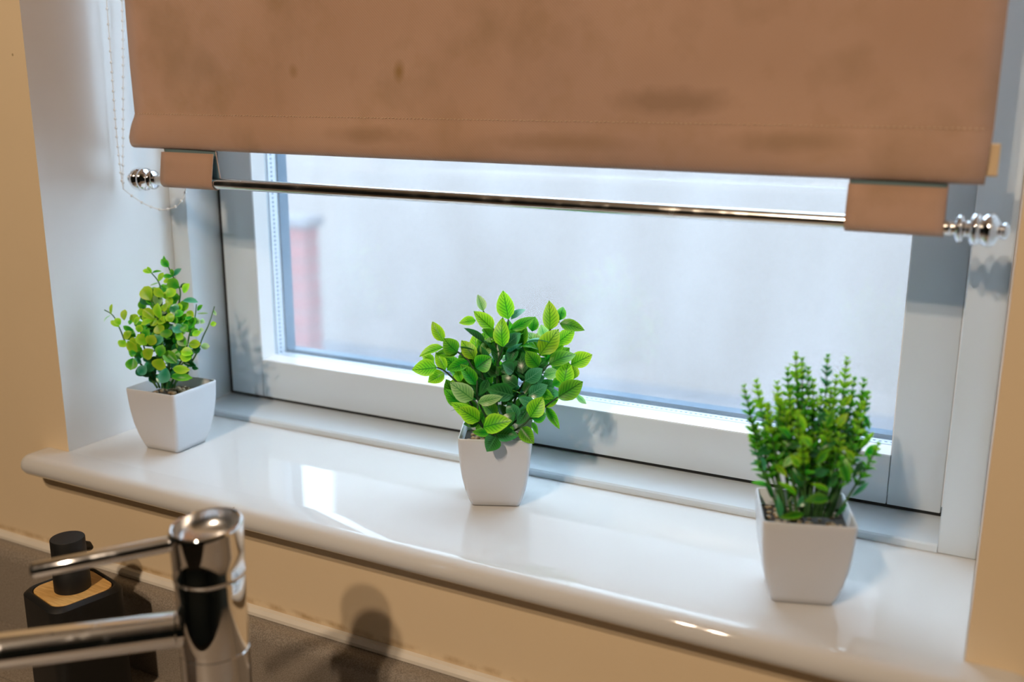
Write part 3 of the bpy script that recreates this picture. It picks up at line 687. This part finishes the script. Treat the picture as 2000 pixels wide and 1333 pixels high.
for k in range(64):
    a = random.uniform(0, 2 * PI); r = math.sqrt(random.random()); x_ = 590 + 330 * r * math.cos(a); y_ = 560 + 290 * r * math.sin(a)
    if y_ > 700 and abs(x_ - 560) > 190: continue
    dx, dy = (x_ - 560) / 350 + random.uniform(-.5, .5), (y_ - 760) / 350 + random.uniform(-.5, .4); q = math.hypot(dx, dy) + 1e-3; Ln = random.uniform(105, 140); d0 = random.uniform(.003, .016)
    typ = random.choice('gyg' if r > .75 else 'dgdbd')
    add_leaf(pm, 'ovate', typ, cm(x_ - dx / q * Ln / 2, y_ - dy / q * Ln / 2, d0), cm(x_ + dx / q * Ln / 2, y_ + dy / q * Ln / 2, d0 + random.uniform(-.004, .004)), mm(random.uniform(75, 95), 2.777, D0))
# leaves at the back and sides of the bush
for k in range(46):
    a = random.uniform(0, 2 * PI); r = random.uniform(0.004, 0.030); z = random.uniform(0.068, 0.135)
    b0 = Vector((pm.location.x + r * math.cos(a) * .8, pm.location.y + r * math.sin(a) * .8, z))
    if (b0 - pm.location).dot(Vector((FWD.x, FWD.y, 0)).normalized()) < -0.004: b0 -= 2 * (b0 - pm.location).dot(Vector((FWD.x, FWD.y, 0)).normalized()) * Vector((FWD.x, FWD.y, 0)).normalized()
    d = Vector((math.cos(a), math.sin(a), random.uniform(0.1, 1.1))).normalized()
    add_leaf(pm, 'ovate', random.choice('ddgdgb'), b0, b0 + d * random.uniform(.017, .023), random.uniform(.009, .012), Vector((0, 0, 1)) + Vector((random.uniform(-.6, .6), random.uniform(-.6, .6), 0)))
B = [cm(520 + 30 * math.sin(i * 2.1), 900, 0.006 * math.cos(i * 1.7)) for i in range(12)]
stems(pm, [[B[0], cm(530, 640, -.006), cm(535, 470, -.008), cm(562, 385, -.010), cm(592, 235, -.008)], [B[1], cm(430, 680, -.010), cm(420, 560, -.010), cm(380, 465, -.008), cm(318, 412, -.006), cm(240, 370, -.004)],
    [B[2], cm(470, 640, -.004), cm(455, 560, -.006), cm(430, 470, -.006), cm(410, 450, -.006)], [B[3], cm(560, 700, 0), cm(530, 460, 0), cm(512, 292, -.003), cm(455, 190, .005)],
    [B[4], cm(600, 760, -.004), cm(640, 640, -.002), cm(760, 430, 0), cm(815, 295, .006), cm(868, 245, .008)], [B[5], cm(640, 780, -.008), cm(720, 770, -.010), cm(795, 705, -.002), cm(860, 655, -.006)],
    [B[6], cm(620, 760, 0), cm(740, 580, 0), cm(810, 480, -.004), cm(930, 480, .004)], [B[7], cm(430, 790, -.016), cm(425, 700, -.016), cm(400, 670, -.014)],
    [B[8], cm(360, 640, -.006), cm(260, 525, -.006), cm(205, 495, -.008)], [B[9], cm(640, 700, .01), cm(700, 500, .01), cm(780, 330, .01)], [B[10], cm(500, 850, -.016), cm(455, 822, -.024)], [B[11], cm(620, 840, -.012), cm(680, 800, -.016), cm(710, 766, -.014)]], M['stem_dark'], 0.0011, 0.0006)

# --- left plant: small round leaves
pl = empty('potted_plant', (0.0755, 0.0625, 0.0004))
tag(pl, 'bushy artificial plant with small round lime leaves in pot beside the left reveal', 'potted plant', GRP)
pot_parts(pl, math.radians(3))
D1 = depth_of((0.0755, 0.0625, 0.10))
def cl(x, y, dd=0.0): return at(190 + x / 4.76, 500 + y / 4.76, D1 + dd)
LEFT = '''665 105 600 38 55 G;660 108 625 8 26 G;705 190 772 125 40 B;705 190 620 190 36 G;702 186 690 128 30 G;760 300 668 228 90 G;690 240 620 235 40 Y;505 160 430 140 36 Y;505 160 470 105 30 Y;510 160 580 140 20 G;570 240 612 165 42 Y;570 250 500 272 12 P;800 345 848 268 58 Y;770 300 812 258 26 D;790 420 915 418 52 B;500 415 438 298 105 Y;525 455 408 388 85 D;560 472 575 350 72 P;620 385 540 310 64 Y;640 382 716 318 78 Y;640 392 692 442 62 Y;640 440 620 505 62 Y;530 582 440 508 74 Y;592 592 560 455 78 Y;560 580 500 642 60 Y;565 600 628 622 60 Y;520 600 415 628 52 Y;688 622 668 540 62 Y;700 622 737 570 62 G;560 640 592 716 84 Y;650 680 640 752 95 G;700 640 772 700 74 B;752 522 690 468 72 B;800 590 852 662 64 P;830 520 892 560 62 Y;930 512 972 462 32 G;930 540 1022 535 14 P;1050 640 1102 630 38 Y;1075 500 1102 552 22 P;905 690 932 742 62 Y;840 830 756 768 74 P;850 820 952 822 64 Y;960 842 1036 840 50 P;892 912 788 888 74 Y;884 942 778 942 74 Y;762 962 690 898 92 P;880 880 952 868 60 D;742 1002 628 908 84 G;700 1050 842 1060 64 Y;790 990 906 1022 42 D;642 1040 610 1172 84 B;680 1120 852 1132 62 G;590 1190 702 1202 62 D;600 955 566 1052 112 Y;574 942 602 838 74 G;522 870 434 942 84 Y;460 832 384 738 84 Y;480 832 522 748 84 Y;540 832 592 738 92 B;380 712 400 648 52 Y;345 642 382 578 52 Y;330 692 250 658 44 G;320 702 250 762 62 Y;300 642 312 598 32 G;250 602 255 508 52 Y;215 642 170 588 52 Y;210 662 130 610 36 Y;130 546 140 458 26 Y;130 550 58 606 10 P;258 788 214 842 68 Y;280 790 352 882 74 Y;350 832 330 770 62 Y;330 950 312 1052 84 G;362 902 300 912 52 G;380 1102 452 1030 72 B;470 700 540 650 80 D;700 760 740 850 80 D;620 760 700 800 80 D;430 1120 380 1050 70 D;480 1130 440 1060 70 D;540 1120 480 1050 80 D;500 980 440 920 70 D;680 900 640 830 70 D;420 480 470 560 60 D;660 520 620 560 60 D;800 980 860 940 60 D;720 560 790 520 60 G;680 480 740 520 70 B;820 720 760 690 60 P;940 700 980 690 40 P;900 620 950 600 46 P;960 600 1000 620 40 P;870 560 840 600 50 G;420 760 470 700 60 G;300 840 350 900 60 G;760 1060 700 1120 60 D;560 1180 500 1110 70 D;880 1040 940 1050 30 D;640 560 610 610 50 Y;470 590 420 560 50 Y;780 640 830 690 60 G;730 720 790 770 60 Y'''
for rec in LEFT.split(';'):
    q = rec.split(); bx_, by_, tx_, ty_, w_ = map(float, q[:5]); typ = q[5]
    cx_ = ((bx_ + tx_) / 2 - 600) / 500; 
    d0 = (-0.016 * (1 - min(1, cx_ * cx_)) if typ in 'YGPB' else 0.0) * (0.4 + 0.6 * min(1, max(0, (by_ - 150) / 600))) + random.uniform(-.003, .003)
    if typ == 'P': d0 += 0.008
    add_leaf(pl, 'round', typ, cl(bx_, by_, d0), cl(tx_ + (tx_ - bx_) * .12, ty_ + (ty_ - by_) * .12, d0 - random.uniform(-.002, .006)), mm(w_, 4.76, D1) * 1.3)
for k in range(110):
    a = random.uniform(0, 2 * PI); r = math.sqrt(random.random()); y_ = 720 + 440 * r * math.sin(a); wd = 150 + 170 * min(1, max(0, (y_ - 250) / 350)); x_ = 610 + wd * r * math.cos(a)
    if y_ > 1000: x_ = 610 + (x_ - 610) * .6
    dx, dy = (x_ - 610) / 300 + random.uniform(-.6, .6), (y_ - 1000) / 400 + random.uniform(-.5, .4); q = math.hypot(dx, dy) + 1e-3; Ln = random.uniform(80, 110); d0 = random.uniform(-.008, .010)
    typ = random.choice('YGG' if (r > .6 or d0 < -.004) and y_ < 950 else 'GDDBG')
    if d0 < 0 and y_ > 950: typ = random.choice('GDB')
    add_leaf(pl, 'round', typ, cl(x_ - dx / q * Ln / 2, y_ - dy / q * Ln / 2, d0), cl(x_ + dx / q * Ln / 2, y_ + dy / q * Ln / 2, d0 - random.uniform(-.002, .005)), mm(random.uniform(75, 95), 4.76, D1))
for k in range(70):
    t = random.random(); z = 0.066 + 0.062 * t; r = random.uniform(.002, .022) * (1 - .35 * t); a = random.uniform(0, 2 * PI)
    b0 = Vector((pl.location.x + r * math.cos(a) - .004, pl.location.y + r * math.sin(a), z)); f = Vector((FWD.x, FWD.y, 0)).normalized(); e = (b0 - pl.location).dot(f)
    if e < 0: b0 -= 2 * e * f
    d = Vector((math.cos(a), math.sin(a), random.uniform(-.2, .8))).normalized()
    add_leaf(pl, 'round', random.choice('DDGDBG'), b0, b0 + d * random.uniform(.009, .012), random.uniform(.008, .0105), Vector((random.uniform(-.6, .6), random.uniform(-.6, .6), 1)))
Q = [cl(560 + 22 * i, 1230, 0.004 * math.sin(i * 2.3)) for i in range(8)]
stems(pl, [[Q[4], cl(700, 800), cl(755, 480), cl(770, 320), cl(702, 190, -.002), cl(655, 90, -.002), cl(630, 40, -.002)], [Q[2], cl(600, 700, .003), cl(600, 380, .002), cl(570, 245), cl(505, 160), cl(475, 115)],
    [Q[0], cl(400, 1000), cl(280, 840), cl(215, 690), cl(150, 560), cl(66, 503)], [Q[5], cl(820, 880), cl(860, 720), cl(905, 590), cl(922, 450)], [Q[6], cl(900, 950, .003), cl(980, 760, .003), cl(1040, 630, .003), cl(1090, 470, .003)],
    [Q[1], cl(450, 900, -.006), cl(400, 700, -.006), cl(345, 640, -.004)], [Q[3], cl(600, 850, -.01), cl(560, 600, -.012), cl(500, 415, -.008)], [Q[7], cl(780, 1020, -.008), cl(890, 920, -.01)]], M['stem'], 0.0010, 0.00045)

# --- right plant: feathery sprigs over lance leaves
pr = empty('potted_plant', (0.6740, 0.0430, 0.0004))
tag(pr, 'feathery artificial plant with fine whorled sprigs in pot near the right reveal', 'potted plant', GRP)
pot_parts(pr, math.radians(18))
D2 = depth_of((0.674, 0.043, 0.10))
def cr(x, y, dd=0.0): return at(1440 + x / 3.603, 680 + y / 3.603, D2 + dd)
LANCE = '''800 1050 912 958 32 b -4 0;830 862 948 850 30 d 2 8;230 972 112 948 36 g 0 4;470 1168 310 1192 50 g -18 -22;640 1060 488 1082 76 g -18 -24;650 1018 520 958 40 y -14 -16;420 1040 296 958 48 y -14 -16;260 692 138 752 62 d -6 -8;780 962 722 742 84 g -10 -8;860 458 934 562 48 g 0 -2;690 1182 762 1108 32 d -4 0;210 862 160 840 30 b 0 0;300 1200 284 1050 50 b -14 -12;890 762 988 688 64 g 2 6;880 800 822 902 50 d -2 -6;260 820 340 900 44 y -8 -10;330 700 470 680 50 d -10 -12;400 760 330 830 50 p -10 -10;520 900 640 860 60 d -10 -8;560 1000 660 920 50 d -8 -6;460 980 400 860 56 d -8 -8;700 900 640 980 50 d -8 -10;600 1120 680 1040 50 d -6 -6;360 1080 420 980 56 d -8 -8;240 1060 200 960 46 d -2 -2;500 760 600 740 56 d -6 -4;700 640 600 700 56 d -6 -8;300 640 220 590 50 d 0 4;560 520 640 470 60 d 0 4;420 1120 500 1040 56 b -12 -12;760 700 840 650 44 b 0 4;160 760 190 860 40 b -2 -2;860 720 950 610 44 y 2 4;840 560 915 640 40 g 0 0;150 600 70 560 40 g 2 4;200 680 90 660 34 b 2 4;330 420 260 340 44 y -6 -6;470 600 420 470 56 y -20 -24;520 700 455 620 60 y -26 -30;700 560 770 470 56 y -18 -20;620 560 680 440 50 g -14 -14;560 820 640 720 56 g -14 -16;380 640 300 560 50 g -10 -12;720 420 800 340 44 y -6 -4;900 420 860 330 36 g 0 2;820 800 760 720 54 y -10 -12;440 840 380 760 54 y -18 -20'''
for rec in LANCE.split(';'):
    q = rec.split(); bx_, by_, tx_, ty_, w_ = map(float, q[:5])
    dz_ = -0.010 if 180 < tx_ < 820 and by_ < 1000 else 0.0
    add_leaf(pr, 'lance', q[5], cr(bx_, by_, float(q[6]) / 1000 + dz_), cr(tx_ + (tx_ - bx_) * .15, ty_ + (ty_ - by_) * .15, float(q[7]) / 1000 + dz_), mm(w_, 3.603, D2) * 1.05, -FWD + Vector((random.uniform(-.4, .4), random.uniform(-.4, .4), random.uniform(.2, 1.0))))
SPR = [(50, 285, 0, 'g'), (135, 250, 0, 'y'), (280, 262, -2, 'y'), (352, 165, 2, 'g'), (412, 52, 0, 'y'), (455, 100, 4, 'g'), (498, 158, 4, 'g'), (535, 245, 2, 'y'), (635, 72, 4, 'b'), (770, 92, 0, 'y'), (695, 220, 0, 'y'), (890, 240, 2, 'g'), (918, 330, 4, 'b'), (820, 235, 4, 'g'), (365, 320, -10, 'y'), (425, 470, -20, 'y'), (455, 655, -30, 'y'), (660, 300, -6, 'y'), (640, 480, -16, 'y'), (735, 545, -20, 'y'), (590, 330, 8, 'g'), (985, 690, 2, 'g'), (300, 500, -8, 'y'), (100, 640, 2, 'b'), (540, 620, -12, 'g'), (870, 590, 2, 'y'), (760, 330, 6, 'g'), (420, 260, 6, 'g'), (540, 420, 2, 'd'), (850, 420, 0, 'g'), (200, 430, 2, 'g'), (660, 620, -10, 'd'), (360, 600, -6, 'd'), (780, 480, 0, 'd')]
for k in range(16):
    tx_ = random.uniform(130, 880); SPR.append((tx_, random.uniform(330, 700), random.uniform(-16, 8), random.choice('gyg')))
small = []; SP = []
for i, (tx_, ty_, dd, typ) in enumerate(SPR):
    tip = cr(tx_, ty_, dd / 1000); base = cr(480 + (tx_ - 500) * 0.42 + random.uniform(-20, 20), 1190, random.uniform(-.008, .008) + dd / 3000)
    mid = base.lerp(tip, 0.55) + Vector((0, 0, 0.006)) + RIGHT * ((480 - tx_) / 500 * -0.004)
    SP.append([base, mid, tip])
    C = catmull([base, mid, tip], 20); L = [0]
    for a, b in zip(C, C[1:]): L.append(L[-1] + (b - a).length)
    s = L[-1]; node = 0
    while s > L[-1] * 0.40 and node < 18:
        j = max(k for k in range(len(L)) if L[k] <= s); P = C[j]; d = (C[min(j + 1, len(C) - 1)] - C[max(j - 1, 0)]).normalized()
        x, y, _ = frame_of(d); sz = 0.0036 + 0.0034 * min(1, node / 4)
        nl = 5
        for k in range(nl):
            a = 2 * PI * k / nl + node * 0.9 + random.uniform(-.3, .3); out = x * math.cos(a) + y * math.sin(a)
            dr = (out + d * ((1.5 if node < 2 else 1.0) + random.uniform(-.5, .5))).normalized()
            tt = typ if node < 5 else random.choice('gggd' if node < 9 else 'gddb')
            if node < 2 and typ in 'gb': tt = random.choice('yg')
            small.append((P, P + dr * sz * random.uniform(.8, 1.3), sz * 0.40, (d - FWD * 0.8 + Vector((random.uniform(-.4, .4), random.uniform(-.4, .4), 0))), tt, (P - CAM).dot(FWD) + node * 0.001))
        s -= 0.0034 + 0.0006 * min(node, 4); node += 1
stems(pr, SP, M['stem'], 0.0009, 0.0004)
small.sort(key=lambda q: q[5])
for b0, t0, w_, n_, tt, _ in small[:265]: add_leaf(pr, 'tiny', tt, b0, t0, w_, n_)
# the rest of the fine leaves, joined
V, Fc, Mi = [], [], []
mats = list('ygdb'); order = {k: i for i, k in enumerate(mats)}
src = leaf_mesh('leaf', 'tiny', 4, 0.2, 0.06); sv = [v.co.copy() for v in src.vertices]; sf = [tuple(p.vertices) for p in src.polygons]; suv = [d.uv.copy() for d in src.uv_layers[0].data]; UVs = []
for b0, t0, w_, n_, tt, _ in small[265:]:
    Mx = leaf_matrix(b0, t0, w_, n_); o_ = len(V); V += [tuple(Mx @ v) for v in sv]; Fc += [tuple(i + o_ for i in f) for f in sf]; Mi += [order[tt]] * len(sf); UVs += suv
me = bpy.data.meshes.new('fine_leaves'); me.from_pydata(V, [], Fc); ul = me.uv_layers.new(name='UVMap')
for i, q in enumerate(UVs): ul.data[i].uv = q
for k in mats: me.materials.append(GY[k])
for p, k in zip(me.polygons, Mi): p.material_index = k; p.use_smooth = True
fl = link('fine_leaves', me, None, pr); tag(fl, 'tiny leaves on the sprigs', kind='stuff')
